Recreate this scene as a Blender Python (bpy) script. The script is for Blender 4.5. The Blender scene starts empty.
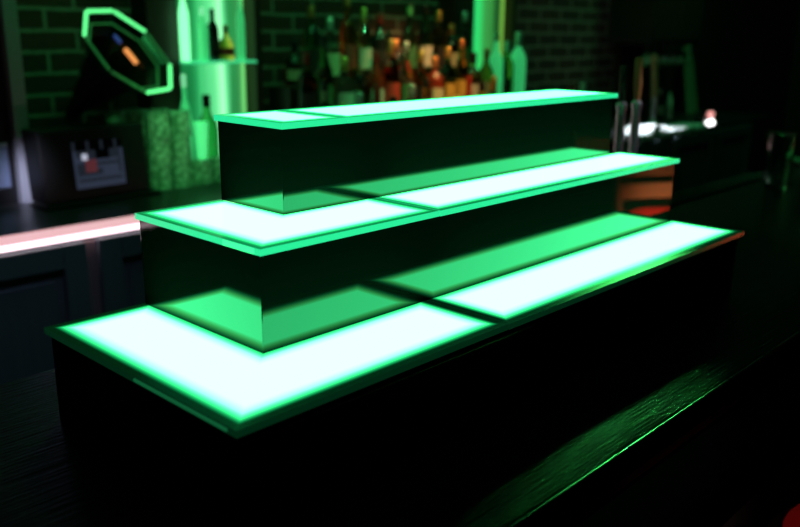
import bpy, bmesh, math, random
from mathutils import Vector, Matrix
random.seed(7)
C = bpy.context.scene.collection
PI = math.pi
BAR = 1.06            # bar counter height
BACK = 0.95           # back bar height

# ------------------------------------------------------------------ materials
def new_mat(name):
    m = bpy.data.materials.new(name); m.use_nodes = True
    nt = m.node_tree; b = nt.nodes['Principled BSDF']
    return m, nt, b

def pbr(name, col, rough=.5, metal=0., spec=.5, trans=0., ior=1.5, emis=None, estr=0., bump=0., bscale=60., coat=0., alpha=1.):
    m, nt, b = new_mat(name)
    b.inputs['Base Color'].default_value = (*col, 1)
    b.inputs['Roughness'].default_value = rough
    b.inputs['Metallic'].default_value = metal
    b.inputs['Specular IOR Level'].default_value = spec
    b.inputs['Transmission Weight'].default_value = trans
    b.inputs['IOR'].default_value = ior
    b.inputs['Coat Weight'].default_value = coat
    if emis:
        b.inputs['Emission Color'].default_value = (*emis, 1)
        b.inputs['Emission Strength'].default_value = estr
    n = nt.nodes.new('ShaderNodeTexNoise'); n.inputs['Scale'].default_value = bscale
    tc = nt.nodes.new('ShaderNodeTexCoord')
    nt.links.new(tc.outputs['Object'], n.inputs['Vector'])
    if bump > 0:
        bp = nt.nodes.new('ShaderNodeBump'); bp.inputs['Strength'].default_value = bump
        bp.inputs['Distance'].default_value = .004
        nt.links.new(n.outputs['Fac'], bp.inputs['Height']); nt.links.new(bp.outputs['Normal'], b.inputs['Normal'])
    elif trans == 0:
        mr = nt.nodes.new('ShaderNodeMapRange')
        mr.inputs['To Min'].default_value = max(0, rough - .04); mr.inputs['To Max'].default_value = min(1, rough + .04)
        nt.links.new(n.outputs['Fac'], mr.inputs['Value']); nt.links.new(mr.outputs['Result'], b.inputs['Roughness'])
    return m

def wood(name, c1, c2, rough=.3, bump=.5, scale=(1.2, 40, 40), spec=.5, dist=.002):
    m, nt, b = new_mat(name)
    tc = nt.nodes.new('ShaderNodeTexCoord'); mp = nt.nodes.new('ShaderNodeMapping')
    mp.inputs['Scale'].default_value = scale
    n = nt.nodes.new('ShaderNodeTexNoise'); n.inputs['Scale'].default_value = 3.; n.inputs['Detail'].default_value = 6
    cr = nt.nodes.new('ShaderNodeMix'); cr.data_type = 'RGBA'
    cr.inputs[6].default_value = (*c1, 1); cr.inputs[7].default_value = (*c2, 1)
    bp = nt.nodes.new('ShaderNodeBump'); bp.inputs['Strength'].default_value = bump; bp.inputs['Distance'].default_value = dist
    L = nt.links.new
    L(tc.outputs['Object'], mp.inputs['Vector']); L(mp.outputs['Vector'], n.inputs['Vector'])
    L(n.outputs['Fac'], cr.inputs[0]); L(cr.outputs[2], b.inputs['Base Color'])
    L(n.outputs['Fac'], bp.inputs['Height']); L(bp.outputs['Normal'], b.inputs['Normal'])
    b.inputs['Roughness'].default_value = rough; b.inputs['Specular IOR Level'].default_value = spec
    return m

def brick(name):
    m, nt, b = new_mat(name)
    L = nt.links.new
    tc = nt.nodes.new('ShaderNodeTexCoord')
    sp = nt.nodes.new('ShaderNodeSeparateXYZ'); cb = nt.nodes.new('ShaderNodeCombineXYZ')
    L(tc.outputs['Object'], sp.inputs[0]); L(sp.outputs['X'], cb.inputs['X']); L(sp.outputs['Z'], cb.inputs['Y'])
    wob = nt.nodes.new('ShaderNodeTexNoise'); wob.inputs['Scale'].default_value = 9.
    L(cb.outputs[0], wob.inputs['Vector'])
    mx = nt.nodes.new('ShaderNodeVectorMath'); mx.operation = 'SCALE'; mx.inputs['Scale'].default_value = .012
    L(wob.outputs['Color'], mx.inputs[0])
    ad = nt.nodes.new('ShaderNodeVectorMath'); ad.operation = 'ADD'
    L(cb.outputs[0], ad.inputs[0]); L(mx.outputs[0], ad.inputs[1])
    t = nt.nodes.new('ShaderNodeTexBrick')
    t.inputs['Scale'].default_value = 1.; t.inputs['Brick Width'].default_value = .2; t.inputs['Row Height'].default_value = .066
    t.inputs['Mortar Size'].default_value = .0075; t.inputs['Mortar Smooth'].default_value = .4
    t.inputs['Color1'].default_value = (.10, .032, .020, 1); t.inputs['Color2'].default_value = (.06, .022, .015, 1)
    t.inputs['Mortar'].default_value = (.34, .31, .26, 1)
    L(ad.outputs[0], t.inputs['Vector'])
    n = nt.nodes.new('ShaderNodeTexNoise'); n.inputs['Scale'].default_value = 40.; n.inputs['Detail'].default_value = 5
    L(tc.outputs['Object'], n.inputs['Vector'])
    mul = nt.nodes.new('ShaderNodeMix'); mul.data_type = 'RGBA'; mul.blend_type = 'MULTIPLY'; mul.inputs[0].default_value = .7
    L(t.outputs['Color'], mul.inputs[6]); L(n.outputs['Fac'], mul.inputs[7]); L(mul.outputs[2], b.inputs['Base Color'])
    inv = nt.nodes.new('ShaderNodeMath'); inv.operation = 'MULTIPLY_ADD'; inv.inputs[1].default_value = .3
    L(n.outputs['Fac'], inv.inputs[0]); L(t.outputs['Fac'], inv.inputs[2])
    bp = nt.nodes.new('ShaderNodeBump'); bp.inputs['Distance'].default_value = .01; bp.inputs['Strength'].default_value = .5; bp.invert = True
    L(inv.outputs[0], bp.inputs['Height']); L(bp.outputs['Normal'], b.inputs['Normal'])
    b.inputs['Roughness'].default_value = .85
    return m

def backlit_flutes(name, strength, width, bands):
    """translucent fluted sheet with green tubes put into its emission: brightness varies sideways only"""
    m, nt, b = new_mat(name); L = nt.links.new
    tc = nt.nodes.new('ShaderNodeTexCoord'); mp = nt.nodes.new('ShaderNodeMapping'); mp.inputs['Scale'].default_value = (1, 0, .06)
    n = nt.nodes.new('ShaderNodeTexNoise'); n.inputs['Scale'].default_value = 30.; n.inputs['Detail'].default_value = 2.
    L(tc.outputs['Object'], mp.inputs['Vector']); L(mp.outputs[0], n.inputs['Vector'])
    sp = nt.nodes.new('ShaderNodeSeparateXYZ'); L(tc.outputs['Object'], sp.inputs[0])
    mr = nt.nodes.new('ShaderNodeMapRange'); mr.inputs['From Max'].default_value = width; L(sp.outputs['X'], mr.inputs['Value'])
    ad = nt.nodes.new('ShaderNodeMath'); ad.operation = 'MULTIPLY_ADD'; ad.inputs[1].default_value = .10
    sb = nt.nodes.new('ShaderNodeMath'); sb.operation = 'SUBTRACT'; sb.inputs[1].default_value = .05
    L(n.outputs['Fac'], ad.inputs[0]); L(mr.outputs['Result'], ad.inputs[2]); L(ad.outputs[0], sb.inputs[0])
    r = nt.nodes.new('ShaderNodeValToRGB'); cr = r.color_ramp
    cr.elements[0].position = bands[0][0]; cr.elements[0].color = (*bands[0][1], 1)
    cr.elements[1].position = bands[-1][0]; cr.elements[1].color = (*bands[-1][1], 1)
    for p_, c_ in bands[1:-1]: cr.elements.new(p_).color = (*c_, 1)
    L(sb.outputs[0], r.inputs['Fac']); L(r.outputs['Color'], b.inputs['Emission Color'])
    b.inputs['Emission Strength'].default_value = strength
    b.inputs['Base Color'].default_value = (.06, .15, .09, 1); b.inputs['Roughness'].default_value = .3
    return m

def lit_panel_mat(name, rect, hole, strength, m0, m1, border, hs=.012):
    """light diffuser: bright over the LEDs, fading towards the panel's borders"""
    m, nt, b = new_mat(name); L = nt.links.new
    tc = nt.nodes.new('ShaderNodeTexCoord'); sp = nt.nodes.new('ShaderNodeSeparateXYZ'); L(tc.outputs['Object'], sp.inputs[0])
    def mth(op, a, c):
        n = nt.nodes.new('ShaderNodeMath'); n.operation = op
        for i, v in enumerate((a, c)):
            if isinstance(v, (int, float)): n.inputs[i].default_value = v
            else: L(v, n.inputs[i])
        return n.outputs[0]
    X, Y = sp.outputs['X'], sp.outputs['Y']
    x0, x1, y0, y1 = rect; hx, hy = hole
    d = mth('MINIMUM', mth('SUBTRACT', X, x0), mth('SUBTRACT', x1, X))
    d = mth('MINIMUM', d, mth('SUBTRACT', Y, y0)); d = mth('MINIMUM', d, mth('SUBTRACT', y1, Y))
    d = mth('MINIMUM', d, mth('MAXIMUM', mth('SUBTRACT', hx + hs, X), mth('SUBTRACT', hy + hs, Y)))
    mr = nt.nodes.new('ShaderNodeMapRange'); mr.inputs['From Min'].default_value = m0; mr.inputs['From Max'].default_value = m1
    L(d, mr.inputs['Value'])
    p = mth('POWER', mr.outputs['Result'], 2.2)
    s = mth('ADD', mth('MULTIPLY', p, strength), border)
    r = nt.nodes.new('ShaderNodeValToRGB'); cr = r.color_ramp
    cr.elements[0].color = (.015, 1, .27, 1); cr.elements[1].color = (.058, 1, .31, 1)
    e = cr.elements.new(.3); e.color = (.085, 1, .21, 1)
    L(p, r.inputs['Fac']); L(r.outputs['Color'], b.inputs['Emission Color']); L(s, b.inputs['Emission Strength'])
    b.inputs['Base Color'].default_value = (.01, .03, .02, 1); b.inputs['Roughness'].default_value = .25
    return m

M = dict(
    brick=brick('old brick'),
    floor=wood('dark floor boards', (.02, .015, .012), (.035, .025, .02), .5, .3),
    wall=pbr('dark paint', (.03, .028, .028), .8, bump=.2),
    ceil=pbr('black ceiling', (.02, .02, .02), .9, bump=.2),
    panelwood=wood('dark panelling', (.02, .012, .009), (.035, .02, .014), .45, .3, (30, 30, 1.2)),
    postwood=wood('brown post wood', (.025, .008, .004), (.04, .013, .007), .5, .3, (30, 30, 1.2)),
    bar=wood('bar top oak', (.006, .004, .003), (.013, .009, .006), .11, 1., (2.8, 88, 88), dist=.0050, spec=.28),
    bead=pbr('polished edge bead', (.006, .005, .004), .28, spec=.4),
    railwood=wood('rail oak', (.002, .0015, .001), (.005, .0035, .0025), .95, .3, (2.2, 75, 75), spec=0.),
    barfront=wood('bar front wood', (.012, .008, .006), (.02, .013, .01), .45, .3, (30, 30, 1.2)),
    acrylic=pbr('black acrylic', (.002, .0025, .0025), .025, spec=.32),
    edge_hi=pbr('glowing acrylic edge', (.02, .1, .05), .2, emis=(.022, .74, .31), estr=1.0),
    edge_lo=pbr('dim acrylic edge', (.01, .05, .03), .2, emis=(.01, .3, .1), estr=.06),
    strip=pbr('pink led strip', (.6, .5, .5), .4, emis=(1., .74, .82), estr=3.0),
    pink_band=pbr('pink emissive band', (.5, .4, .4), .4, emis=(1., .52, .58), estr=.85),
    workdark=pbr('dark laminate', (.018, .018, .02), .35, bump=.05),
    door=wood('blue grey door paint', (.085, .11, .135), (.11, .14, .165), .5, .25, (30, 30, 1.5)),
    stile=pbr('cabinet frame paint', (.22, .17, .18), .5, bump=.1),
    black=pbr('black plastic', (.008, .008, .009), .3),
    blacksatin=pbr('black satin metal', (.012, .012, .012), .4, metal=.3),
    chrome=pbr('brushed steel', (.55, .57, .6), .22, metal=1.),
    steel=pbr('satin steel', (.6, .62, .68), .38, metal=1.),
    greymetal=pbr('grey painted metal', (.32, .33, .38), .4, metal=.4),
    glass=pbr('clear glass', (.86, .97, .9), .04, trans=1., ior=1.46),
    glass_rim=pbr('green rim highlight glass', (.35, .8, .5), .05, trans=1., ior=1.46),  # green highlight on the glass rim, put into the tint
    frost=pbr('frosted glass', (.75, .95, .82), .35, trans=.85, ior=1.4),
    frostlit=pbr('lit frosted glass', (.5, .95, .65), .3, trans=.3, emis=(.14, 1., .42), estr=.28),  # light on the frosted glass put in as faint emission
    white=pbr('white cloth', (.85, .86, .9), .8, bump=.3),
    tan=wood('tan wood', (.30, .17, .07), (.38, .22, .09), .5, .2, (30, 30, 2)),
    orangewood=wood('orange wood', (.36, .14, .04), (.45, .2, .06), .5, .2, (30, 30, 2)),
    paddle=wood('green lit ash wood', (.16, .18, .11), (.22, .24, .15), .55, .2, (30, 30, 1.5)),
    rubber=pbr('black rubber', (.01, .014, .012), .3, bump=.4, bscale=150),
    red=pbr('red vinyl', (.5, .012, .012), .35, bump=.1),
    horn=pbr('dark horn metal', (.012, .02, .014), .25, metal=.6),
    rim_hi=pbr('lit horn rim', (.2, .6, .3), .25, emis=(.13, 1., .28), estr=1.25),  # rim segments reflecting green, painted by emission
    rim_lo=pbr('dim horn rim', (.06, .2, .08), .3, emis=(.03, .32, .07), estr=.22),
    glint_o=pbr('painted orange glint', (.5, .2, .05), .4, emis=(1, .33, .09), estr=1.0),
    glint_b=pbr('painted blue glint', (.1, .1, .4), .4, emis=(.06, .08, .45), estr=.35),
    scr0=pbr('screen dark', (.01, .01, .012), .2, emis=(.05, .065, .10), estr=.22),
    scr1=pbr('screen grey blue', (.01, .01, .012), .2, emis=(.16, .21, .36), estr=.15),
    scr2=pbr('screen white', (.01, .01, .012), .2, emis=(.75, .8, 1.), estr=.55),
    scr3=pbr('screen red', (.01, .01, .012), .2, emis=(.30, .07, .09), estr=.28),
    scr4=pbr('screen black', (.004, .004, .005), .2),
    bluepane=pbr('pale blue glass pane', (.12, .15, .24), .15, emis=(.10, .12, .22), estr=.10),
    saucer=pbr('pale green glaze', (.4, .75, .5), .2),
    bulbwhite=pbr('white lamp lens', (.9, .9, .9), .3, emis=(1, 1, 1), estr=4.),
    bulbpink=pbr('pink lamp lens', (.9, .5, .5), .3, emis=(1, .38, .36), estr=1.2),
)
PANEL = backlit_flutes('backlit fluted sheet', 1.15, .322, [(0, (.004, .12, .03)), (.22, (.006, .16, .04)), (.34, (.03, .42, .12)), (.5, (.12, .72, .26)), (.6, (.45, 1.2, .6)),
    (.68, (.14, .8, .3)), (.76, (.015, .2, .05)), (.88, (.03, .22, .06)), (.94, (.2, .8, .2)), (1, (.01, .12, .02))])
PANEL2 = backlit_flutes('backlit fluted sheet b', 1.0, .31, [(0, (.01, .4, .08)), (.2, (.03, .72, .17)), (.36, (.03, .6, .12)), (.48, (.04, .3, .06)), (.62, (.03, .2, .03)), (.74, (.01, .07, .015)), (.84, (.01, .06, .015)),
    (.9, (.16, .42, .05)), (.96, (.2, .5, .06)), (1, (.02, .1, .02))])

# ------------------------------------------------------------------ mesh helpers
def link(name, bm, mat, parent=None, smooth=False, bevel=0., sharp=40):
    me = bpy.data.meshes.new(name); bmesh.ops.recalc_face_normals(bm, faces=bm.faces[:]); bm.to_mesh(me); bm.free()
    for x in (mat if isinstance(mat, (list, tuple)) else [mat]): me.materials.append(x)
    if smooth:
        for p in me.polygons: p.use_smooth = True
        me.set_sharp_from_angle(angle=math.radians(sharp))
    o = bpy.data.objects.new(name, me); C.objects.link(o)
    if parent: o.parent = parent
    if bevel:
        b = o.modifiers.new('bevel', 'BEVEL'); b.width = bevel; b.segments = 2; b.limit_method = 'ANGLE'
    return o

def box(bm, x0, x1, y0, y1, z0, z1, mi=0):
    v = [bm.verts.new((x, y, z)) for z in (z0, z1) for y in (y0, y1) for x in (x0, x1)]
    for f in ((0, 2, 3, 1), (4, 5, 7, 6), (0, 1, 5, 4), (2, 6, 7, 3), (0, 4, 6, 2), (1, 3, 7, 5)):
        bm.faces.new([v[i] for i in f]).material_index = mi

def prism(bm, pts, z0, z1, side=0, top=0):
    a = [bm.verts.new((x, y, z0)) for x, y in pts]; b = [bm.verts.new((x, y, z1)) for x, y in pts]
    n = len(pts)
    bm.faces.new(a[::-1]).material_index = side; bm.faces.new(b).material_index = top
    for i in range(n): bm.faces.new((a[i], a[(i + 1) % n], b[(i + 1) % n], b[i])).material_index = side

def lathe(bm, prof, n=20, mat=Matrix(), cap=(True, True), loc=(0, 0, 0)):
    rings = []
    for r, z in prof:
        rings.append([bm.verts.new(mat @ Vector((loc[0] + r * math.cos(2 * PI * i / n), loc[1] + r * math.sin(2 * PI * i / n), loc[2] + z))) for i in range(n)])
    for a, b in zip(rings, rings[1:]):
        for i in range(n): bm.faces.new((a[i], a[(i + 1) % n], b[(i + 1) % n], b[i]))
    if cap[0]: bm.faces.new(rings[0][::-1])
    if cap[1]: bm.faces.new(rings[-1])

def bar_between(bm, a, b, ra, rb=None, n=12):
    a = Vector(a); b = Vector(b); d = b - a; rb = ra if rb is None else rb
    q = d.to_track_quat('Z', 'Y').to_matrix().to_4x4(); T = Matrix.Translation(a) @ q
    lathe(bm, [(ra, 0), (rb, d.length)], n, T)

def B(): return bmesh.new()
def bx(name, m, parent, *b, bevel=0.):
    bm = B()
    for t in b: box(bm, *t)
    return link(name, bm, m, parent, bevel=bevel)

def thing(name, label, cat, loc=(0, 0, 0), rz=0., group=None):
    o = bpy.data.objects.new(name, None); C.objects.link(o); o.empty_display_size = .05
    o.location = loc; o.rotation_euler = (0, 0, rz)
    return tag(o, label, cat, group)
def tag(o, label, cat, group=None):
    o['label'] = label; o['category'] = cat
    if group: o['group'] = group
    return o
def struct(name, bm, m, **k):
    o = link(name, bm, m, **k); o['kind'] = 'structure'; return o
def copy_tree(o, parent=None):
    c = o.copy(); C.objects.link(c)
    if parent: c.parent = parent
    for ch in o.children: copy_tree(ch, c)
    return c

# ------------------------------------------------------------------ the room
X0, X1, YF, YB, H = -2.2, 7.4, -3.4, 2.22, 2.9
bm = B(); box(bm, X0, X1, YF, YB, -.05, 0); struct('floor', bm, M['floor'])
bm = B(); box(bm, X0, X1, YF, YB, H, H + .05); struct('ceiling', bm, M['ceil'])
bm = B(); box(bm, X0, 4.42, YB, YB + .1, 0, H); struct('wall_back', bm, M['brick'])
bm = B(); box(bm, 4.42, X1, YB, YB + .1, 0, H); struct('wall_back_panelled', bm, M['panelwood'])
bm = B(); box(bm, X0 - .1, X0, YF, YB, 0, H); struct('wall_left', bm, M['wall'])
bm = B(); box(bm, X1, X1 + .1, YF, YB, 0, H); struct('wall_right', bm, M['wall'])
bm = B(); box(bm, X0, X1, YF - .1, YF, 0, H); struct('wall_front', bm, M['panelwood'])
bm = B(); box(bm, 4.40, 4.47, YB - .03, YB, BACK, H); struct('trim_1', bm, M['postwood'])

# ------------------------------------------------------------------ bar counter
BX0, BX1 = -1.6, 4.6
t = thing('bar_counter', 'dark grained wooden bar counter under the glowing stepped stand', 'bar counter', (0, 0, 0))
bm = B()
prof = [(-.128, BAR - .05), (-.1305, BAR - .02), (-.1305, BAR - .002), (-.1295, BAR - .0005), (-.128, BAR)]
prof += [(.460, BAR), (.467, BAR - .003), (.470, BAR - .012), (.468, BAR - .05)]
def extrude_x(bm, prof, x0, x1):
    a = [bm.verts.new((x0, y, z)) for y, z in prof]; b = [bm.verts.new((x1, y, z)) for y, z in prof]; n = len(prof)
    for i in range(n): bm.faces.new((a[i], a[(i + 1) % n], b[(i + 1) % n], b[i]))
    bm.faces.new(a); bm.faces.new(b[::-1])
extrude_x(bm, prof, BX0, BX1)
link('counter_top', bm, M['bar'], t, smooth=True)
bm = B(); extrude_x(bm, [(-.1306, BAR - .03), (-.1366, BAR - .03)] + [(-.1336 + .003 * math.cos(a), BAR - .0032 + .003 * math.sin(a)) for a in [PI * (1 - k / 12) for k in range(13)]], BX0, BX1)
link('edge_bead', bm, M['bead'], t, smooth=True)
bm = B(); pr = []
for i in range(13):
    a = PI * i / 12
    pr.append((-.1815 + .0435 * math.cos(a), BAR - .045 + .028 * math.sin(a)))
pr += [(-.225, BAR - .06), (-.138, BAR - .06)]
extrude_x(bm, pr, BX0, BX1)
link('front_rail', bm, M['railwood'], t, smooth=True)
bx('front_panel', M['barfront'], t, (BX0 + .05, BX1 - .05, -.06, -.03, 0, BAR - .05))
bx('rear_panel', M['barfront'], t, (BX0 + .05, BX1 - .05, .36, .385, 0, BAR - .05))

# ------------------------------------------------------------------ the glowing stepped stand
L, D = .9513, .3278
tiers = [dict(x0=0, y0=0, x1=L, z=.1, d=.3456), dict(x0=.1098, y0=.1087, x1=.9360, z=.2, d=.357), dict(x0=.2160, y0=.2056, x1=.8995, z=.2985, d=.3087)]
st = thing('display_stand', 'three-step black acrylic stand with glowing green tops on the bar', 'display stand', (0, 0, BAR))
TH = .0065
for i, T in enumerate(tiers):
    ztop = T['z'] + (.002, .0045, .004)[i]
    zb = 0 if i == 0 else tiers[i - 1]['z'] + (.002, .0045, .004)[i - 1]
    xi, yi = (.005, .006) if i == 0 else (.003, .0047)
    bm = B(); box(bm, T['x0'] + xi, T['x1'] - (.004 if i else .006), T['y0'] + yi, D - .003, zb, ztop - TH)
    tb = link('tier_box', bm, M['acrylic'], st, bevel=.0007)
    # tops: a left and a right panel on each tier, butted at the seam
    nx = tiers[i + 1] if i < 2 else None
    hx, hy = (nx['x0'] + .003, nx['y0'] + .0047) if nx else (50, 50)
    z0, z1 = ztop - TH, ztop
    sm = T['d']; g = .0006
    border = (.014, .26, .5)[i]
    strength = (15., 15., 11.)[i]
    for side in (0, 1):
        if side == 0:
            if nx: pts = [(T['x0'], T['y0']), (sm - g, T['y0']), (sm - g, hy), (hx, hy), (hx, D), (T['x0'], D)]
            else: pts = [(T['x0'], T['y0']), (sm - g, T['y0']), (sm - g, D), (T['x0'], D)]
            rect = (T['x0'], sm - g - .0005, T['y0'], D); hole = (hx, hy)
        else:
            dz = .0008 if i == 1 else 0
            yb = hy if nx else D
            pts = [(sm + g, T['y0'] - .001), (T['x1'], T['y0'] - .001), (T['x1'], yb), (sm + g, yb)]
            rect = (sm + g - .002, T['x1'], T['y0'], D); hole = (-50, hy if nx else 50)
        bm = B(); prism(bm, pts, z0, z1, 0, 1)
        m = lit_panel_mat('lit top', rect, hole, strength, (.006, .003, .003)[i], (.032, .028, .024)[i], border)
        link('lit_top_panel', bm, [M['edge_lo'] if i == 0 else M['edge_hi'], m], st)

M['glint'] = pbr('painted edge highlight', (.05, .3, .12), .2, emis=(.03, .6, .2), estr=.16)  # highlight on the step edge put in as a faintly glowing strip
M['glint2'] = pbr('painted edge glint', (.05, .5, .2), .2, emis=(.06, .9, .36), estr=.95)  # second edge highlight, also put in as emission
bm = B(); box(bm, -.0012, 0, .012, .150, .0975, .1000); link('edge_highlight', bm, M['glint'], st)['label'] = 'thin painted highlight along the left edge of the bottom step'
bm = B(); box(bm, .1086, .1098, .118, .165, .1985, .2040); link('edge_glint', bm, M['glint2'], st)['label'] = 'short painted highlight on the left edge of the middle step'
# ------------------------------------------------------------------ back bar
WX0, WX1 = -1.2, 5.35
t = thing('back_bar_worktop', 'long dark back bar worktop with a pink white light strip along its front', 'worktop', (0, 0, 0))
bx('worktop_slab', M['workdark'], t, (WX0, WX1, 1.642, YB - .005, BACK - .03, BACK), (WX0, WX1, 1.575, 1.642, BACK - .03, BACK - .018), bevel=.003)
bm = B(); pr = [(1.640, BACK + .0005), (1.556, BACK + .0005), (1.553, BACK - .004), (1.640, BACK - .004)]
extrude_x(bm, pr, WX0, 2.3); link('top_glow', bm, M['pink_band'], t)['label'] = 'pinkish glow along the worktop front'  # glow of the worktop's front put in as pink emission
bm = B(); box(bm, WX0, 2.3, 1.553, 1.572, BACK - .017, BACK - .0045); link('light_strip', bm, M['strip'], t)['label'] = 'white pink light strip'
bm = B(); box(bm, 2.3, WX1, 1.553, 1.640, BACK - .017, BACK + .0005); link('front_lip', bm, M['workdark'], t)

def cabinet(x0, w, label):
    t = thing('base_cabinet', label, 'cabinet', (x0, 1.567, 0), group='cabinets under the back bar')
    bx('carcass', M['stile'], t, (0, w, 0, .55, .1, BACK - .031))
    bx('toe_kick', M['black'], t, (.01, w - .01, .05, .5, 0, .1))
    bm = B(); z0, z1 = .13, .924; a, b_ = .018, w - .018; f = .062
    box(bm, a, a + f, -.022, 0, z0, z1); box(bm, b_ - f, b_, -.022, 0, z0, z1)
    box(bm, a + f, b_ - f, -.022, 0, z1 - f, z1); box(bm, a + f, b_ - f, -.022, 0, z0, z0 + f)
    box(bm, a + f, b_ - f, -.010, 0, z0 + f, z1 - f)
    d = link('door', bm, M['door'], t, bevel=.003)
    bm = B(); box(bm, a + f + .025, b_ - f - .025, -.016, -.0095, z0 + f + .025, z1 - f - .025); link('raised_panel', bm, M['door'], d, bevel=.004)
    return t
W = .54
for k in range(-1, 9):
    x0 = .655 + (k - 1) * W
    if k in (0,): lab = 'blue grey panelled cabinet door left of the pinkish upright under the back bar'
    elif k == 1: lab = 'blue grey panelled cabinet right of the pinkish upright, beside the stand'
    elif k >= 6: lab = ['dark base cabinet right of the stand below the white towel', 'dark base cabinet below the right end of the white towel', 'dark base cabinet at the far right end of the back bar'][k - 6]
    else: continue
    cabinet(x0, W, lab)

# ------------------------------------------------------------------ lit columns in the brick wall
def light_column(x0, x1, yf, label, mat, shelf_z, post_l, post_r):
    t = thing('light_column', label, 'lit column', (x0, yf, BACK))
    w = x1 - x0; bm = B(); n = 80
    prev = None
    for i in range(n + 1):
        x = w * i / n; y = .045 + .010 * math.sin(x * 60) - .02 * math.sin(PI * i / n)
        cur = (bm.verts.new((x, y, 0)), bm.verts.new((x, y, 1.2)))
        if prev: bm.faces.new((prev[0], cur[0], cur[1], prev[1]))
        prev = cur
    link('backlit_sheet', bm, mat, t, smooth=True)
    bx('side_post', M['postwood'], t, (-post_l, 0, -.02, YB - yf, 0, 1.25), bevel=.004)
    bx('side_post', M['postwood'], t, (w, w + post_r, -.02, YB - yf, 0, 1.25), bevel=.004)
    bx('head_rail', M['postwood'], t, (0, w, -.02, YB - yf, 1.15, 1.25))
    if shelf_z:
        bm = B(); box(bm, .002, w - .045, -.085, .012, shelf_z - BACK - .004, shelf_z - BACK + .004)
        link('glass_shelf', bm, M['shelfglass'], t)
    return t
M['shelfglass'] = pbr('lit shelf glass', (.4, .9, .6), .1, emis=(.05, .9, .35), estr=.55)
light_column(1.31, 1.632, 2.14, 'bright green backlit column left of the bottle display', PANEL, 1.342, .12, .03)
light_column(2.915, 3.225, 2.14, 'bright green backlit column right of the bottle display', PANEL2, None, .15, .028)

# ------------------------------------------------------------------ bottles
SH = {
 'round':  [(.0, 0), (.034, 0), (.038, .006), (.038, .165), (.034, .19), (.017, .218), (.0135, .235), (.0135, .275), (.0, .275)],
 'square': [(.0, 0), (.038, 0), (.041, .005), (.041, .15), (.037, .17), (.016, .185), (.0135, .2), (.0135, .235), (.0, .235)],
 'tall':   [(.0, 0), (.030, 0), (.033, .006), (.035, .12), (.033, .2), (.020, .235), (.0125, .255), (.012, .315), (.0, .315)],
 'squat':  [(.0, 0), (.044, 0), (.05, .012), (.049, .07), (.040, .115), (.018, .14), (.015, .155), (.015, .19), (.0, .19)],
 'wine':   [(.0, 0), (.034, 0), (.0375, .006), (.0375, .185), (.031, .215), (.0155, .24), (.014, .25), (.014, .30), (.0, .30)],
}
NECK = dict(round=(.0145, .245, .285), square=(.0155, .205, .25), tall=(.0133, .29, .325), squat=(.017, .16, .205), wine=(.0152, .25, .31))
LAB = dict(round=(.0386, .05, .135), square=(.0416, .035, .12), tall=(.0360, .06, .15), squat=(.0505, .03, .075), wine=(.0381, .06, .145))
meshes = {}
def bottle_mesh(s):
    if s in meshes: return meshes[s]
    n = 4 if False else 20
    def mk(nm, prof, cap):
        bm = B(); lathe(bm, prof, n, cap=cap)
        bmesh.ops.remove_doubles(bm, verts=bm.verts[:], dist=1e-6)
        bmesh.ops.recalc_face_normals(bm, faces=bm.faces[:])
        me = bpy.data.meshes.new(nm); bm.to_mesh(me); bm.free(); me.materials.append(M['glass'])
        for p in me.polygons: p.use_smooth = True
        me.set_sharp_from_angle(angle=math.radians(45)); return me
    g = mk('glass_body', SH[s], (False, False))
    r, a, b = NECK[s]; c = mk('cap', [(r, a), (r, b), (r * .85, b + .004)], (True, True))
    r, a, b = LAB[s]
    bm = B()
    ps = [(r * math.cos(q), r * math.sin(q)) for q in [PI * (1.06 + .88 * i / 14) for i in range(15)]]
    lo = [bm.verts.new((x, y, a)) for x, y in ps]; hi = [bm.verts.new((x, y, b)) for x, y in ps]
    for i in range(14): bm.faces.new((lo[i], lo[i + 1], hi[i + 1], hi[i]))
    me = bpy.data.meshes.new('paper_label'); bm.to_mesh(me); bm.free(); me.materials.append(M['white'])
    for p in me.polygons: p.use_smooth = True
    meshes[s] = (g, c, me); return meshes[s]

def gmat(n, c, tr=1., r=.05): return pbr(n, c, r, trans=tr, ior=1.4)
GL = {
 'clear': gmat('bottle clear', (.8, .92, .85)), 'amber': gmat('bottle amber', (.85, .38, .07)), 'green': gmat('bottle green', (.16, .5, .2)),
 'brown': gmat('bottle brown', (.4, .14, .03)), 'red': pbr('bottle red', (.55, .07, .03), .08, trans=.75), 'dark': pbr('bottle dark', (.012, .012, .012), .12),
 'white': pbr('bottle white', (.7, .72, .66), .3), 'lit': pbr('bottle lit frosted', (.5, .9, .65), .3, trans=.3, emis=(.3, 1., .5), estr=.9), 'semi': pbr('bottle half lit', (.5, .9, .65), .3, trans=.5, emis=(.06, .7, .25), estr=.22), 'gold': gmat('bottle gold', (.95, .66, .2)),  # lit and semi: backlight through the glass put in as emission
}
PL = {'cream': pbr('label cream', (.42, .38, .24), .6), 'white': pbr('label white', (.42, .44, .38), .6), 'black': pbr('label black', (.01, .01, .01), .5),
      'red': pbr('label red', (.32, .03, .02), .5), 'yellow': pbr('label yellow', (.42, .28, .05), .5), 'green': pbr('label green', (.03, .13, .05), .5)}
CP = {'black': pbr('cap black', (.01, .01, .01), .25), 'gold': pbr('cap gold', (.8, .5, .15), .38, metal=1.), 'silver': pbr('cap silver', (.7, .7, .7), .38, metal=1.),
      'red': pbr('cap red', (.2, .015, .012), .25), 'copper': pbr('cap copper', (.9, .33, .13), .38, metal=1.)}
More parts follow.
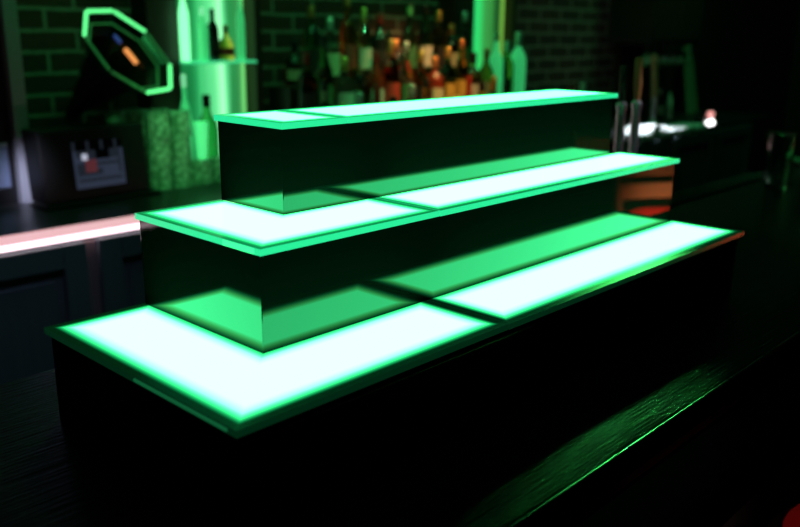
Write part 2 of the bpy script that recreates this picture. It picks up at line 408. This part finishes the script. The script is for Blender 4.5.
def bottle(s, g, p, c, loc, label, scale=1., group=None, name='liquor_bottle'):
    me = bottle_mesh(s)
    t = thing(name, label, 'bottle', loc, random.uniform(-.5, .5), group); t.scale = scale if isinstance(scale, tuple) else (scale,) * 3
    for m, nm, mt in ((me[0], 'glass_body', GL[g]), (me[1], 'cap', CP[c]), (me[2], 'paper_label', PL[p] if p else None)):
        if mt is None: continue
        o = bpy.data.objects.new(nm, m); C.objects.link(o); o.parent = t
        o.material_slots[0].link = 'OBJECT'; o.material_slots[0].material = mt
    return t

# stepped shelf behind the bottles
R1, R2 = 1.10, 1.245
tag(bx('bottle_riser', M['panelwood'], None, (1.72, 2.90, 1.925, 2.035, BACK, R1), bevel=.003), 'low dark wooden riser under the middle step of liquor bottles', 'riser')
tag(bx('bottle_riser', M['panelwood'], None, (1.72, 2.90, 2.037, 2.165, BACK, R2), bevel=.003), 'tall dark wooden riser under the top step of liquor bottles', 'riser')
ORD = ['first', 'second', 'third', 'fourth', 'fifth', 'sixth', 'seventh', 'eighth', 'ninth', 'tenth', 'eleventh', 'twelfth', 'thirteenth', 'fourteenth']
rows = [
 ('front row', BACK, 1.865, 1.74, .092, [
   ('tall','clear','white','black'),('square','dark','black','gold'),('round','clear','cream','silver'),('wine','dark','black','red'),('square','brown','black','black'),
   ('round','clear','white','silver'),('tall','amber','cream','black'),('squat','brown','yellow','gold'),('square','amber','cream','gold'),('tall','red','red','red'),
   ('round','gold','yellow','black'),('wine','green','cream','gold'),('round','dark','black','black')]),
 ('middle step', R1, 1.982, 1.76, .09, [
   ('round','brown','black','red'),('tall','green','green','black'),('square','clear','white','gold'),('squat','gold','cream','black'),('round','red','white','red'),
   ('wine','brown','red','copper'),('tall','clear','green','silver'),('round','amber','black','gold'),('square','red','cream','copper'),('round','green','yellow','gold'),
   ('tall','amber','yellow','copper'),('square','gold','white','black'),('round','brown','cream','copper')]),
 ('top step', R2, 2.105, 1.80, .093, [
   ('squat','brown','cream','black'),('round','green','black','copper'),('square','clear','cream','silver'),('tall','amber','red','copper'),('wine','green','white','gold'),
   ('round','dark','black','red'),('squat','amber','red','copper'),('tall','green','green','green'),('tall','green','white','black'),('round','gold','black','gold'),
   ('square','brown','cream','copper'),('round','clear','green','silver')]),
]
CP['white'] = pbr('cap lit', (.7, .9, .8), .3, emis=(.3, 1., .5), estr=.6)  # light on these caps put in as emission
CP['green'] = pbr('cap green', (.05, .4, .15), .3)
gname = {'lit': 'white', 'semi': 'pale', 'clear': 'clear glass', 'amber': 'amber', 'green': 'green glass', 'brown': 'brown', 'red': 'red', 'dark': 'black', 'white': 'white', 'gold': 'golden'}
for rn, z, y, xs, dx, items in rows:
    for k, (s, g, p, c) in enumerate(items):
        sw = dict(round='round', square='stout', tall='slim', squat='squat', wine='high shouldered')[s]
        lab = f"{sw} {gname[g]} bottle with {c} cap, {ORD[k]} from the left in the {rn}"
        if k == len(items) - 1: lab = f"{sw} {gname[g]} bottle with {c} cap, at the right end of the {rn}"
        bottle(s, g, p, c, (xs + k * dx + random.uniform(-.006, .006), y + random.uniform(-.006, .006), z), lab, random.uniform(.94, 1.04) * (.88 if s == 'squat' else 1), f'liquor bottles in the {rn}')

# bottles on and below the glass shelf of the left column
sz = 1.3465
for s, g, p, c, x, sc, lab in (
    ('tall', 'lit', None, 'white', 1.312, (.5, .5, .80), 'slim white bottle with backlight painted in at the left end of the glass shelf'),
    ('round', 'semi', None, 'white', 1.385, (.5, .5, .62), 'small clear bottle second from left on the glass shelf'),
    ('wine', 'dark', 'black', 'black', 1.426, .56, 'dark bottle in the middle of the glass shelf'),
    ('squat', 'amber', 'red', 'copper', 1.480, .58, 'small squat amber bottle right of centre on the glass shelf'),
    ('tall', 'semi', None, 'white', 1.545, (.42, .42, .74), 'slim clear bottle at the right end of the glass shelf')):
    bottle(s, g, p, c, (x, 2.09, sz), lab, sc, 'bottles on the glass shelf')
bottle('round', 'green', None, 'black', (1.372, 2.07, BACK), 'small green bottle with black cap before the left lit column', .98)
bottle('tall', 'semi', None, 'white', (1.285, 2.07, BACK), 'slim pale bottle behind the stacked tumblers', (.62, .62, 1.08))
# right column bottles
for s, g, x, sc, lab in (('tall', 'semi', 2.975, 1.0, 'tall clear bottle left of the pair before the right lit column'),
                         ('round', 'green', 3.062, 1.0, 'round green bottle in the middle before the right lit column'),
                         ('wine', 'semi', 3.15, 1.06, 'high shouldered clear bottle right of the others before the right lit column')):
    bottle(s, g, None, 'silver', (x, 2.03, 1.12), lab, sc)
t = bx('bottle_plinth', M['panelwood'], None, (2.925, 3.215, 1.965, 2.095, BACK, 1.12), bevel=.003)
tag(t, 'low dark plinth under the bottles at the right lit column', 'plinth')
for s, g, p, c, x, sc, lab in (('square', 'white', 'white', 'silver', 3.60, .98, 'short white bottle before the brick wall right of the columns'),
                               ('square', 'brown', 'black', 'red', 3.47, .95, 'short brown bottle with red cap before the brick wall'),
                               ('round', 'green', 'green', 'black', 3.33, .80, 'small green bottle at the foot of the brick wall'),
                               ('round', 'clear', 'white', 'silver', 4.47, .62, 'small clear bottle below the hanging cabinet, left of its pair'),
                               ('tall', 'white', 'white', 'black', 4.60, .55, 'small white bottle below the hanging cabinet'),
                               ('square', 'dark', 'red', 'red', 4.34, .62, 'small black bottle with red label left under the hanging cabinet')):
    bottle(s, g, p, c, (x, 1.93, BACK), lab, sc)

# ------------------------------------------------------------------ stacked tumblers
def tumbler_mesh():
    bm = B()
    # upturned: mouth down
    lathe(bm, [(.0365, 0), (.038, .001), (.0335, .078), (.031, .083), (0, .083)], 11, cap=(False, False))
    lathe(bm, [(.0365, 0), (.0345, .003), (.0305, .070), (0, .072)], 11, cap=(False, False))
    bmesh.ops.remove_doubles(bm, verts=bm.verts[:], dist=1e-6)
    bmesh.ops.recalc_face_normals(bm, faces=bm.faces[:])
    me = bpy.data.meshes.new('stacked_tumbler'); bm.to_mesh(me); bm.free(); me.materials.append(M['glass_t'])
    for p in me.polygons: p.use_smooth = True
    me.set_sharp_from_angle(angle=math.radians(20)); return me
M['glass_t'] = pbr('tumbler glass', (.55, .8, .6), .14, trans=.5, ior=1.45, bump=.6, bscale=160)
nt = M['glass_t'].node_tree; b = nt.nodes['Principled BSDF']
vo = nt.nodes.new('ShaderNodeTexVoronoi'); vo.inputs['Scale'].default_value = 55.; tc = nt.nodes.new('ShaderNodeTexCoord')
rr = nt.nodes.new('ShaderNodeValToRGB'); rr.color_ramp.elements[0].color = (.85, 1, .85, 1); rr.color_ramp.elements[1].color = (.22, .42, .27, 1)
rr.color_ramp.elements[0].position = .15; rr.color_ramp.elements[1].position = .75
nt.links.new(tc.outputs['Object'], vo.inputs['Vector']); nt.links.new(vo.outputs['Distance'], rr.inputs['Fac']); nt.links.new(rr.outputs['Color'], b.inputs['Base Color'])
tm = tumbler_mesh()
LV = ['bottom', 'middle', 'top']; RW = ['front', 'rear']
for lv in range(3):
    for rw in range(2):
        for cidx in ((0, 1, 2, 3) if lv == 0 else (0, 1), (0, 1, 2))[rw]:
            o = bpy.data.objects.new('stacked_tumbler', tm); C.objects.link(o)
            o.location = ((1.098, 1.005)[rw] + cidx * .0775 + lv * .003, (1.945, 2.045)[rw], BACK + lv * .0832); o.rotation_euler[2] = random.random() * 6
            tag(o, f'upturned glass tumbler, {ORD[cidx]} from the left in the {LV[lv]} layer, {RW[rw]} row of the stack', 'glass', 'tumblers stacked beside the till')

bm = B(); lathe(bm, [(0, 0), (.024, 0), (.026, .004), (.038, .118), (.039, .122), (.037, .122), (.024, .010), (0, .008)], 24, cap=(False, False))
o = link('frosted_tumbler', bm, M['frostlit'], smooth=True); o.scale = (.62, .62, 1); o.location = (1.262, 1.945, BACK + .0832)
tag(o, 'flared frosted glass with pale green light painted in, standing on the bottom layer of the tumbler stack', 'glass')

# ------------------------------------------------------------------ till screen
mt = thing('till_terminal', 'black boxy till terminal with a bluish lit screen on the back bar', 'till', (.690, 1.88, BACK), math.radians(3))
bm = B()
prism(bm, [(0, 0), (.345, 0), (.345, .09), (0, .09)], .012, .222)
for v in bm.verts:
    if v.co.z > .1: v.co.y += .02
link('housing', bm, M['black'], mt, bevel=.006)
bx('base_tray', M['blacksatin'], mt, (-.01, .365, -.03, .08, 0, .012), bevel=.003)
bm = B(); sx0, sx1, sz0, sz1 = .100, .262, .045, .182; nx, nz = 18, 15
def yat(z): return (.02 if z > .1 else 0)
def fy(z): return .02 * (z - .012) / .21 - .002
rnd = random.Random(5)
vv = [[bm.verts.new((sx0 + (sx1 - sx0) * i / nx, fy(sz0 + (sz1 - sz0) * j / nz), sz0 + (sz1 - sz0) * j / nz)) for j in range(nz + 1)] for i in range(nx + 1)]
for i in range(nx):
    for j in range(nz):
        u, v = (i + .5) / nx, (j + .5) / nz
        k = 0
        if v < .12 or u < .07 or u > .93: k = 1
        if .12 < v < .40 and (j % 3 == 0): k = 1
        if .55 < u < .9 and .28 < v < .40: k = 1
        if v > .62 and .45 < u < .75: k = 4
        if v > .82: k = 4 if (i % 5) else 0
        if .08 < u < .34 and .56 < v < .70: k = 1
        if .18 < u < .28 and .6 < v < .72: k = 2
        if .2 < u < .42 and .36 < v < .58: k = 3
        if .45 < u < .9 and .4 < v < .62: k = 0 if (j % 2) else 1
        bm.faces.new((vv[i][j], vv[i + 1][j], vv[i + 1][j + 1], vv[i][j + 1])).material_index = k
link('screen', bm, [M['scr0'], M['scr1'], M['scr2'], M['scr3'], M['scr4']], mt)['label'] = 'bluish lit screen with blurred picture'

# ------------------------------------------------------------------ horn, eight-sided rim with green reflections put in as emission
hc = Vector((1.022, 1.95, 1.385)); Fv = (hc - Vector((-.3412, -.4923, 1.4569))).normalized()
Rv = Fv.cross(Vector((.0, -.0, 1))).normalized(); Uv = Rv.cross(Fv)
n = (-.50 * Fv + .866 * (Rv + Uv) / math.sqrt(2)).normalized()
u = ((Rv - Uv) / math.sqrt(2)).normalized(); u = (u - n * u.dot(n)).normalized(); v = n.cross(u)
hn = thing('gramophone', 'dark gramophone with tilted eight-sided horn and green reflections painted on its rim', 'gramophone', (.86, 2.03, BACK))
inv = Vector((.86, 2.03, BACK))
def ring(r, off, k=8, ph=0, cx=0.): return [hc + n * off + (u * math.cos(ph + 2 * PI * i / k) + v * math.sin(ph + 2 * PI * i / k)) * r - inv for i in range(k)]
bm = B(); rs = []
secs = [(.154, 0), (.138, -.012), (.108, -.05), (.085, -.11), (.058, -.18), (.036, -.24), (.024, -.28)]
for r, o in secs: rs.append([bm.verts.new(p) for p in ring(r, o)])
for a, b in zip(rs, rs[1:]):
    for i in range(8): bm.faces.new((a[i], a[(i + 1) % 8], b[(i + 1) % 8], b[i]))
bm.faces.new(rs[-1])
ho = link('horn', bm, M['horn'], hn)
so = ho.modifiers.new('solid', 'SOLIDIFY'); so.thickness = .004; so.offset = -1
po = ring(.162, .004); 
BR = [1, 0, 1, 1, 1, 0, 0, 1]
for i in range(8):
    a, b = po[i], po[(i + 1) % 8]; bm = B(); dd = (b - a) * .04
    bar_between(bm, a + dd, b - dd, .0056 if BR[i] else .0042, n=8)
    link('rim_segment', bm, M['rim_hi' if BR[i] else 'rim_lo'], ho, smooth=True)
pi_ = ring(.130, -.02)
for i in range(8):
    a, b = pi_[i], pi_[(i + 1) % 8]; bm = B(); bar_between(bm, a, b, .003, n=6)
    link('inner_rim_segment', bm, M['rim_lo'], ho, smooth=True)
cc = hc - inv - n * .045; th = hc - inv - n * .20
oa, ob = cc + u * -.012 + v * .075, cc + u * .040 + v * .058
bm = B(); bar_between(bm, oa, ob, .0075, n=10); link('orange_glint', bm, M['glint_o'], ho, smooth=True)  # orange reflection inside the horn, painted as a glowing rod
ba, bb = cc + u * -.078 + v * .095, cc + u * -.035 + v * .085
bm = B(); bar_between(bm, ba, bb, .006, n=10); link('blue_glint', bm, M['glint_b'], ho, smooth=True)  # blue reflection inside the horn, likewise a glowing rod
bm = B(); bar_between(bm, th, (oa + ob) / 2, .003, n=6); bar_between(bm, th, (ba + bb) / 2, .003, n=6); link('glint_stem', bm, M['horn'], ho)  # dark rods added to hold the painted glints
end = hc - n * .278 - inv
bm = B(); pts = [end, end + Vector((-.02, .01, -.05)), Vector((-.02, .03, .17)), Vector((0, .03, .10))]
for a, b in zip(pts, pts[1:]): bar_between(bm, a, b, .024, n=12)
link('tone_arm', bm, M['horn'], hn, smooth=True)
bx('plinth_box', M['panelwood'], hn, (-.12, .10, -.04, .12, 0, .11), bevel=.006)

# ------------------------------------------------------------------ glass-front cooler at the far left
gc = thing('glass_front_cooler', 'glass fronted cooler with pale metal upright at the left edge', 'cooler', (.15, 2.0, BACK))
bx('frame_upright', M['greymetal'], gc, (.525, .567, 0, .04, 0, .70), bevel=.003)
bx('cabinet_shell', M['black'], gc, (0, .524, .03, .21, 0, .05), (0, .524, .03, .21, .62, .70), (0, .524, .19, .21, .05, .62), (0, .02, .03, .21, .05, .62), (.51, .524, .03, .21, .05, .62))
bx('glass_pane', M['bluepane'], gc, (.02, .51, .035, .042, .05, .17))
bx('upper_pane', M['black'], gc, (.02, .51, .035, .042, .18, .62))
bx('pane_rail', M['greymetal'], gc, (.02, .51, .03, .046, .17, .18))
# ------------------------------------------------------------------ right-hand side items
def beer_tap(x, label, mat, top, lean, colmat):
    t = thing('bar_tap', label, 'tap', (x, .42, BAR), group=None)
    bm = B(); lathe(bm, [(0, 0), (.024, 0), (.024, .004), (.012, .012), (.0098, .02), (.0098, .235), (.012, .242), (.012, .25), (.006, .256), (0, .257)], 20, cap=(False, False))
    link('column', bm, M[colmat], t, smooth=True)
    bm = B(); bar_between(bm, (0, 0, .256), (lean * .4, 0, .29), .006, .0095); bar_between(bm, (lean * .4, 0, .29), (lean, 0, top), .0095, .0075)
    link('handle', bm, M[mat], t, smooth=True)
    return t
beer_tap(1.301, 'steel bar tap with black handle, nearest the stand', 'black', .33, 0, 'steel')
beer_tap(1.366, 'steel bar tap with orange brown wooden handle, second from the stand', 'orangewood', .345, -.006, 'steel')
t = thing('bar_tool', 'tall bar tool with tan wooden handle standing on the back bar behind the towel', 'tool', (4.30, 1.88, BACK))
bm = B(); lathe(bm, [(0, 0), (.032, 0), (.032, .01), (.018, .02), (.016, .15), (0, .15)], 16, cap=(False, False)); link('steel_foot', bm, M['steel'], t, smooth=True)
bm = B(); bar_between(bm, (0, 0, .15), (-.05, 0, .385), .022, .017); link('handle', bm, M['tan'], t, smooth=True)

# cloth
bm = B(); nx, ny = 46, 16
cl = [[None] * (ny + 1) for _ in range(nx + 1)]
for i in range(nx + 1):
    for j in range(ny + 1):
        u_, w_ = i / nx, j / ny
        s = (w_ - .55) * .30
        y = 1.60 + s if s > 0 else 1.60
        if s <= 0: y, z = 1.548 - .006 * math.sin(u_ * 23), BACK + .012 + s * .16
        else: y, z = 1.548 + s, BACK + .012
        hump = max(0, math.sin(PI * min(1, u_ * 2.6))) * .050 + .012 * math.sin(u_ * 19 + w_ * 5) + .006 * math.sin(u_ * 43 - w_ * 11)
        if s > -.02: z += max(0, hump) * (1 - .5 * w_)
        cl[i][j] = bm.verts.new((3.56 + .76 * u_, y, z))
for i in range(nx):
    for j in range(ny): bm.faces.new((cl[i][j], cl[i + 1][j], cl[i + 1][j + 1], cl[i][j + 1]))
o = link('bar_towel', bm, M['white'], smooth=True, sharp=180)
so = o.modifiers.new('solid', 'SOLIDIFY'); so.thickness = .004
tag(o, 'crumpled bright white bar towel lying on the front edge of the back bar', 'towel')
lt = thing('counter_lamp', 'small lamp with two white lenses at the right end of the towel', 'lamp', (4.42, 1.62, BACK))
bx('lamp_body', M['blacksatin'], lt, (-.07, .07, -.03, .03, 0, .05), bevel=.006)
for dx, dz, mm, nm, r in ((-.03, -.022, 'bulbwhite', 'white_lens', .017), (.022, -.018, 'bulbwhite', 'white_lens', .017), (.0, .026, 'bulbpink', 'pink_lens', .020)):
    bm = B(); bmesh.ops.create_uvsphere(bm, u_segments=14, v_segments=8, radius=r, matrix=Matrix.Translation((dx, -.034, .02 + dz + .012))); link(nm, bm, M[mm], lt, smooth=True)

# paddle leaning on the panelled wall
t = thing('wooden_paddle', 'long tapered wooden paddle leaning against the panelled wall', 'paddle', (5.06, 1.98, BACK))
bm = B()
pts = [(-.07, 0), (.07, 0), (.10, .30), (.085, .40), (.055, .44), (.0, .40), (-.035, .2)]
a = [bm.verts.new((x + .18 * z / .45, .20 * z / .45, z)) for x, z in pts]; b = [bm.verts.new((x + .18 * z / .45, .20 * z / .45 + .018, z)) for x, z in pts]
bm.faces.new(a); bm.faces.new(b[::-1])
for i in range(len(pts)): bm.faces.new((a[i], b[i], b[(i + 1) % len(pts)], a[(i + 1) % len(pts)]))
link('blade', bm, M['paddle'], t, bevel=.004)
bm = B(); bar_between(bm, (.23, .195, .40), (.34, .232, .72), .02, .016); link('shaft', bm, M['paddle'], t, smooth=True)

# hanging cabinet and glasses
t = thing('wall_cabinet', 'dark wooden cabinet hanging on the panelled wall at the right', 'cabinet', (4.30, 1.93, 1.40))
bx('cabinet_body', M['panelwood'], t, (0, .62, 0, YB - 1.93, 0, .85), bevel=.004)
for k in range(2): bx('door', M['panelwood'], t, (.01 + k * .305, .305 + k * .305, -.018, -.001, .01, .84), bevel=.004)
bx('stem_rail', M['blacksatin'], t, *[(.02 + .1 * k, .03 + .1 * k, .0, .26, -.012, 0) for k in range(7)])
bm = B(); lathe(bm, [(.030, 0), (.032, -.002), (.004, -.008), (.0035, -.05), (.02, -.065), (.029, -.09), (.026, -.125), (.0245, -.125), (.0275, -.09), (.018, -.066), (0, -.058)], 16, cap=(True, False))
me = bpy.data.meshes.new('stem_glass'); bmesh.ops.recalc_face_normals(bm, faces=bm.faces[:]); bm.to_mesh(me); bm.free(); me.materials.append(M['glass_t'])
for p in me.polygons: p.use_smooth = True
for k in range(6):
    o = bpy.data.objects.new('hanging_stem_glass', me); C.objects.link(o); o.location = (4.375 + .1 * k, 1.99, 1.39)
    tag(o, f'stem glass hanging under the wall cabinet, {ORD[k]} from the left', 'glass', 'stem glasses under the wall cabinet')

# drinking glass, mat and saucer on the bar
t = thing('pint_glass', 'tall empty glass with green lit rim on the bar at the right', 'glass', (1.965, .315, BAR))
bm = B(); lathe(bm, [(0, 0), (.026, 0), (.0275, .004), (.030, .06), (.0385, .142), (.0385, .146), (.0365, .146), (.0285, .06), (.025, .012), (0, .011)], 32, cap=(False, False))
bmesh.ops.remove_doubles(bm, verts=bm.verts[:], dist=1e-6)
link('glass_wall', bm, M['glass'], t, smooth=True)
bm = B()
for k in range(32):
    a0, a1 = 2 * PI * k / 32, 2 * PI * (k + 1) / 32
    bar_between(bm, (.0375 * math.cos(a0), .0375 * math.sin(a0), .147), (.0375 * math.cos(a1), .0375 * math.sin(a1), .147), .0018, n=6)
link('rim', bm, M['glass_rim'], t, smooth=True)  # green rim highlight carried by the glass colour
bm = B(); box(bm, 1.50, 2.12, .395, .455, BAR, BAR + .006)
for i in range(62):
    for j in range(6): box(bm, 1.503 + i * .01, 1.509 + i * .01, .398 + j * .0095, .404 + j * .0095, BAR + .006, BAR + .009)
tag(link('added_bar_mat', bm, M['rubber']), 'long narrow black rubber mat along the bar\'s inner edge', 'mat')  # mat added so its nubs catch green highlights
bm = B(); lathe(bm, [(0, 0), (.03, 0), (.035, .003), (.062, .014), (.064, .016), (.060, .016), (.033, .006), (0, .005)], 28, cap=(False, False))
o = link('saucer', bm, M['saucer'], smooth=True); o.location = (2.47, .395, BAR); tag(o, 'pale green saucer at the right edge on the bar', 'saucer')

# bar stools on the guests' side
def stool(x, y, rz, label):
    t = thing('bar_stool', label, 'stool', (x, y, 0), rz)
    bm = B(); lathe(bm, [(0, .70), (.17, .70), (.185, .715), (.185, .745), (.165, .765), (0, .772)], 32, cap=(False, False)); link('seat', bm, M['red'], t, smooth=True)
    for sx in (-1, 1):
        for sy in (-1, 1):
            bm = B(); bar_between(bm, (sx * .19, sy * .19, 0), (sx * .12, sy * .12, .70), .016, .018); link('leg', bm, M['postwood'], t, smooth=True)
    bm = B()
    for z, r in ((.28, .165),):
        q = [(r, r), (-r, r), (-r, -r), (r, -r)]
        for i in range(4): bar_between(bm, (*q[i], z), (*q[(i + 1) % 4], z), .010)
    link('footrest', bm, M['chrome'], t, smooth=True)
    return t
stool(.885, -.308, .2, 'red vinyl bar stool at the lower right corner, before the bar')
t = stool(2.75, -.74, math.radians(32), 'unseen ladder back bar stool added for its warm reflection in the stand')  # stool out of view, added for the brown reflection
for sx in (-1, 1):
    bm = B(); bar_between(bm, (sx * .17, -.10, .70), (sx * .18, -.17, 1.06), .016, .014); link('back_post', bm, M['tan'], t, smooth=True)
for z in (.84, .93, 1.01): bx('back_slat', M['tan'], t, (-.17, .17, -.155 - (z - .84) * .1, -.135 - (z - .84) * .1, z - .03, z + .03), bevel=.004)

# ------------------------------------------------------------------ lights
def light(kind, name, loc, energy, col, size=.1, target=None, spot=None, sy=None):
    l = bpy.data.lights.new(name, kind); l.energy = energy; l.color = col
    if kind == 'AREA':
        l.size = size
        if sy: l.shape = 'RECTANGLE'; l.size_y = sy
    else: l.shadow_soft_size = size
    if kind == 'SPOT': l.spot_size = math.radians(spot or 60); l.spot_blend = .9
    o = bpy.data.objects.new(name, l); C.objects.link(o); o.location = loc
    if target is not None: o.rotation_euler = (Vector(target) - Vector(loc)).to_track_quat('-Z', 'Y').to_euler()
    return o
light('AREA', 'green_wash_left', (1.05, 1.35, 2.5), 3.2, (.08, 1, .25), .25, (1.1, 2.1, 1.15))  # wash added to lift the tumblers, no visible source
light('SPOT', 'green_glass_fill', (.85, 1.15, 1.75), 24, (.14, 1, .28), .05, (1.14, 1.98, 1.10), 26)  # spot added to brighten the tumbler stack
light('AREA', 'green_wash_centre', (2.3, 1.5, 2.7), 4.0, (.1, 1, .3), .25, (2.5, 2.2, 1.3))
light('SPOT', 'green_bottle_fill', (2.05, 1.25, 2.2), 26, (.12, 1, .3), .04, (2.15, 2.0, 1.15), 40)  # unseen green spot added to lift the bottles
light('AREA', 'green_wash_right', (4.6, 1.3, 2.6), 3.5, (.1, 1, .3), .25, (4.7, 2.2, 1.2))  # dim wash added so the paddle shows, source unseen
light('SPOT', 'column_light_left', (1.47, 1.75, 2.35), 1.5, (.12, 1, .34), .05, (1.47, 2.12, 1.2), 50)
light('SPOT', 'column_light_right', (3.09, 1.75, 2.35), 5, (.12, 1, .3), .05, (3.09, 2.12, 1.2), 50)
light('SPOT', 'warm_bottle_light', (2.50, 1.30, 2.2), 95, (1, .46, .17), .05, (2.45, 2.0, 1.2), 38)
light('SPOT', 'cool_aisle_fill', (.3, .7, 2.5), 13, (.55, .7, 1), .1, (.45, 1.6, .62), 32)  # bluish spot added to bring up the cabinet doors
light('SPOT', 'cool_cooler_fill', (.35, 1.45, 1.5), 70, (.75, .75, 1), .04, (.69, 1.98, 1.02), 14)  # added spot brightening the foot of the metal upright
light('SPOT', 'towel_fill', (3.80, 1.62, 2.0), 130, (.84, .92, 1), .04, (3.76, 1.58, .97), 34)  # unseen white spot added to brighten the towel
light('SPOT', 'tap_fill', (1.75, -.5, 2.1), 40, (.9, .85, 1), .03, (1.37, .42, 1.22), 13)  # spot added for pale streaks on the tap columns
light('SPOT', 'green_bar_light', (2.40, .86, 2.16), 115, (.07, 1, .16), .03, (.43, -.09, 1.06), 6.2)
light('SPOT', 'red_seat_fill', (1.25, -1.1, 1.5), 14, (1, .8, .7), .04, (.88, -.28, .77), 16)  # added so the red seat shows in the corner
light('SPOT', 'warm_stool_fill', (1.95, .05, 2.3), 1700, (1, .52, .34), .04, (2.68, -.64, .93), 15)  # invented warm spot that makes the unseen stool reflect brown
w = bpy.data.worlds.new('night'); bpy.context.scene.world = w; w.use_nodes = True
w.node_tree.nodes['Background'].inputs[0].default_value = (.2, .6, .4, 1); w.node_tree.nodes['Background'].inputs[1].default_value = .002

# ------------------------------------------------------------------ camera
cam = bpy.data.cameras.new('camera'); co = bpy.data.objects.new('camera', cam); C.objects.link(co)
f, cx, cy, cz, yaw, pit, rol = 847.027, -.3412, -.4923, 1.4569, .813, -.269, .010
F = Vector((math.cos(pit) * math.sin(yaw), math.cos(pit) * math.cos(yaw), math.sin(pit)))
R0 = Vector((math.cos(yaw), -math.sin(yaw), 0)); U0 = R0.cross(F)
R = math.cos(rol) * R0 + math.sin(rol) * U0; U = -math.sin(rol) * R0 + math.cos(rol) * U0
mtx = Matrix((R, U, -F)).transposed().to_4x4(); mtx.translation = (cx, cy, cz)
co.matrix_world = mtx
cam.sensor_width = 36; cam.lens = f / 800 * 36; cam.clip_start = .02
cam.dof.use_dof = True; cam.dof.focus_distance = .92; cam.dof.aperture_fstop = 4.2
sc = bpy.context.scene; sc.camera = co
sc.view_settings.view_transform = 'Standard'; sc.view_settings.look = 'None'
sc.cycles.use_denoising = True; sc.cycles.max_bounces = 10; sc.cycles.transmission_bounces = 10; sc.cycles.sample_clamp_indirect = 6
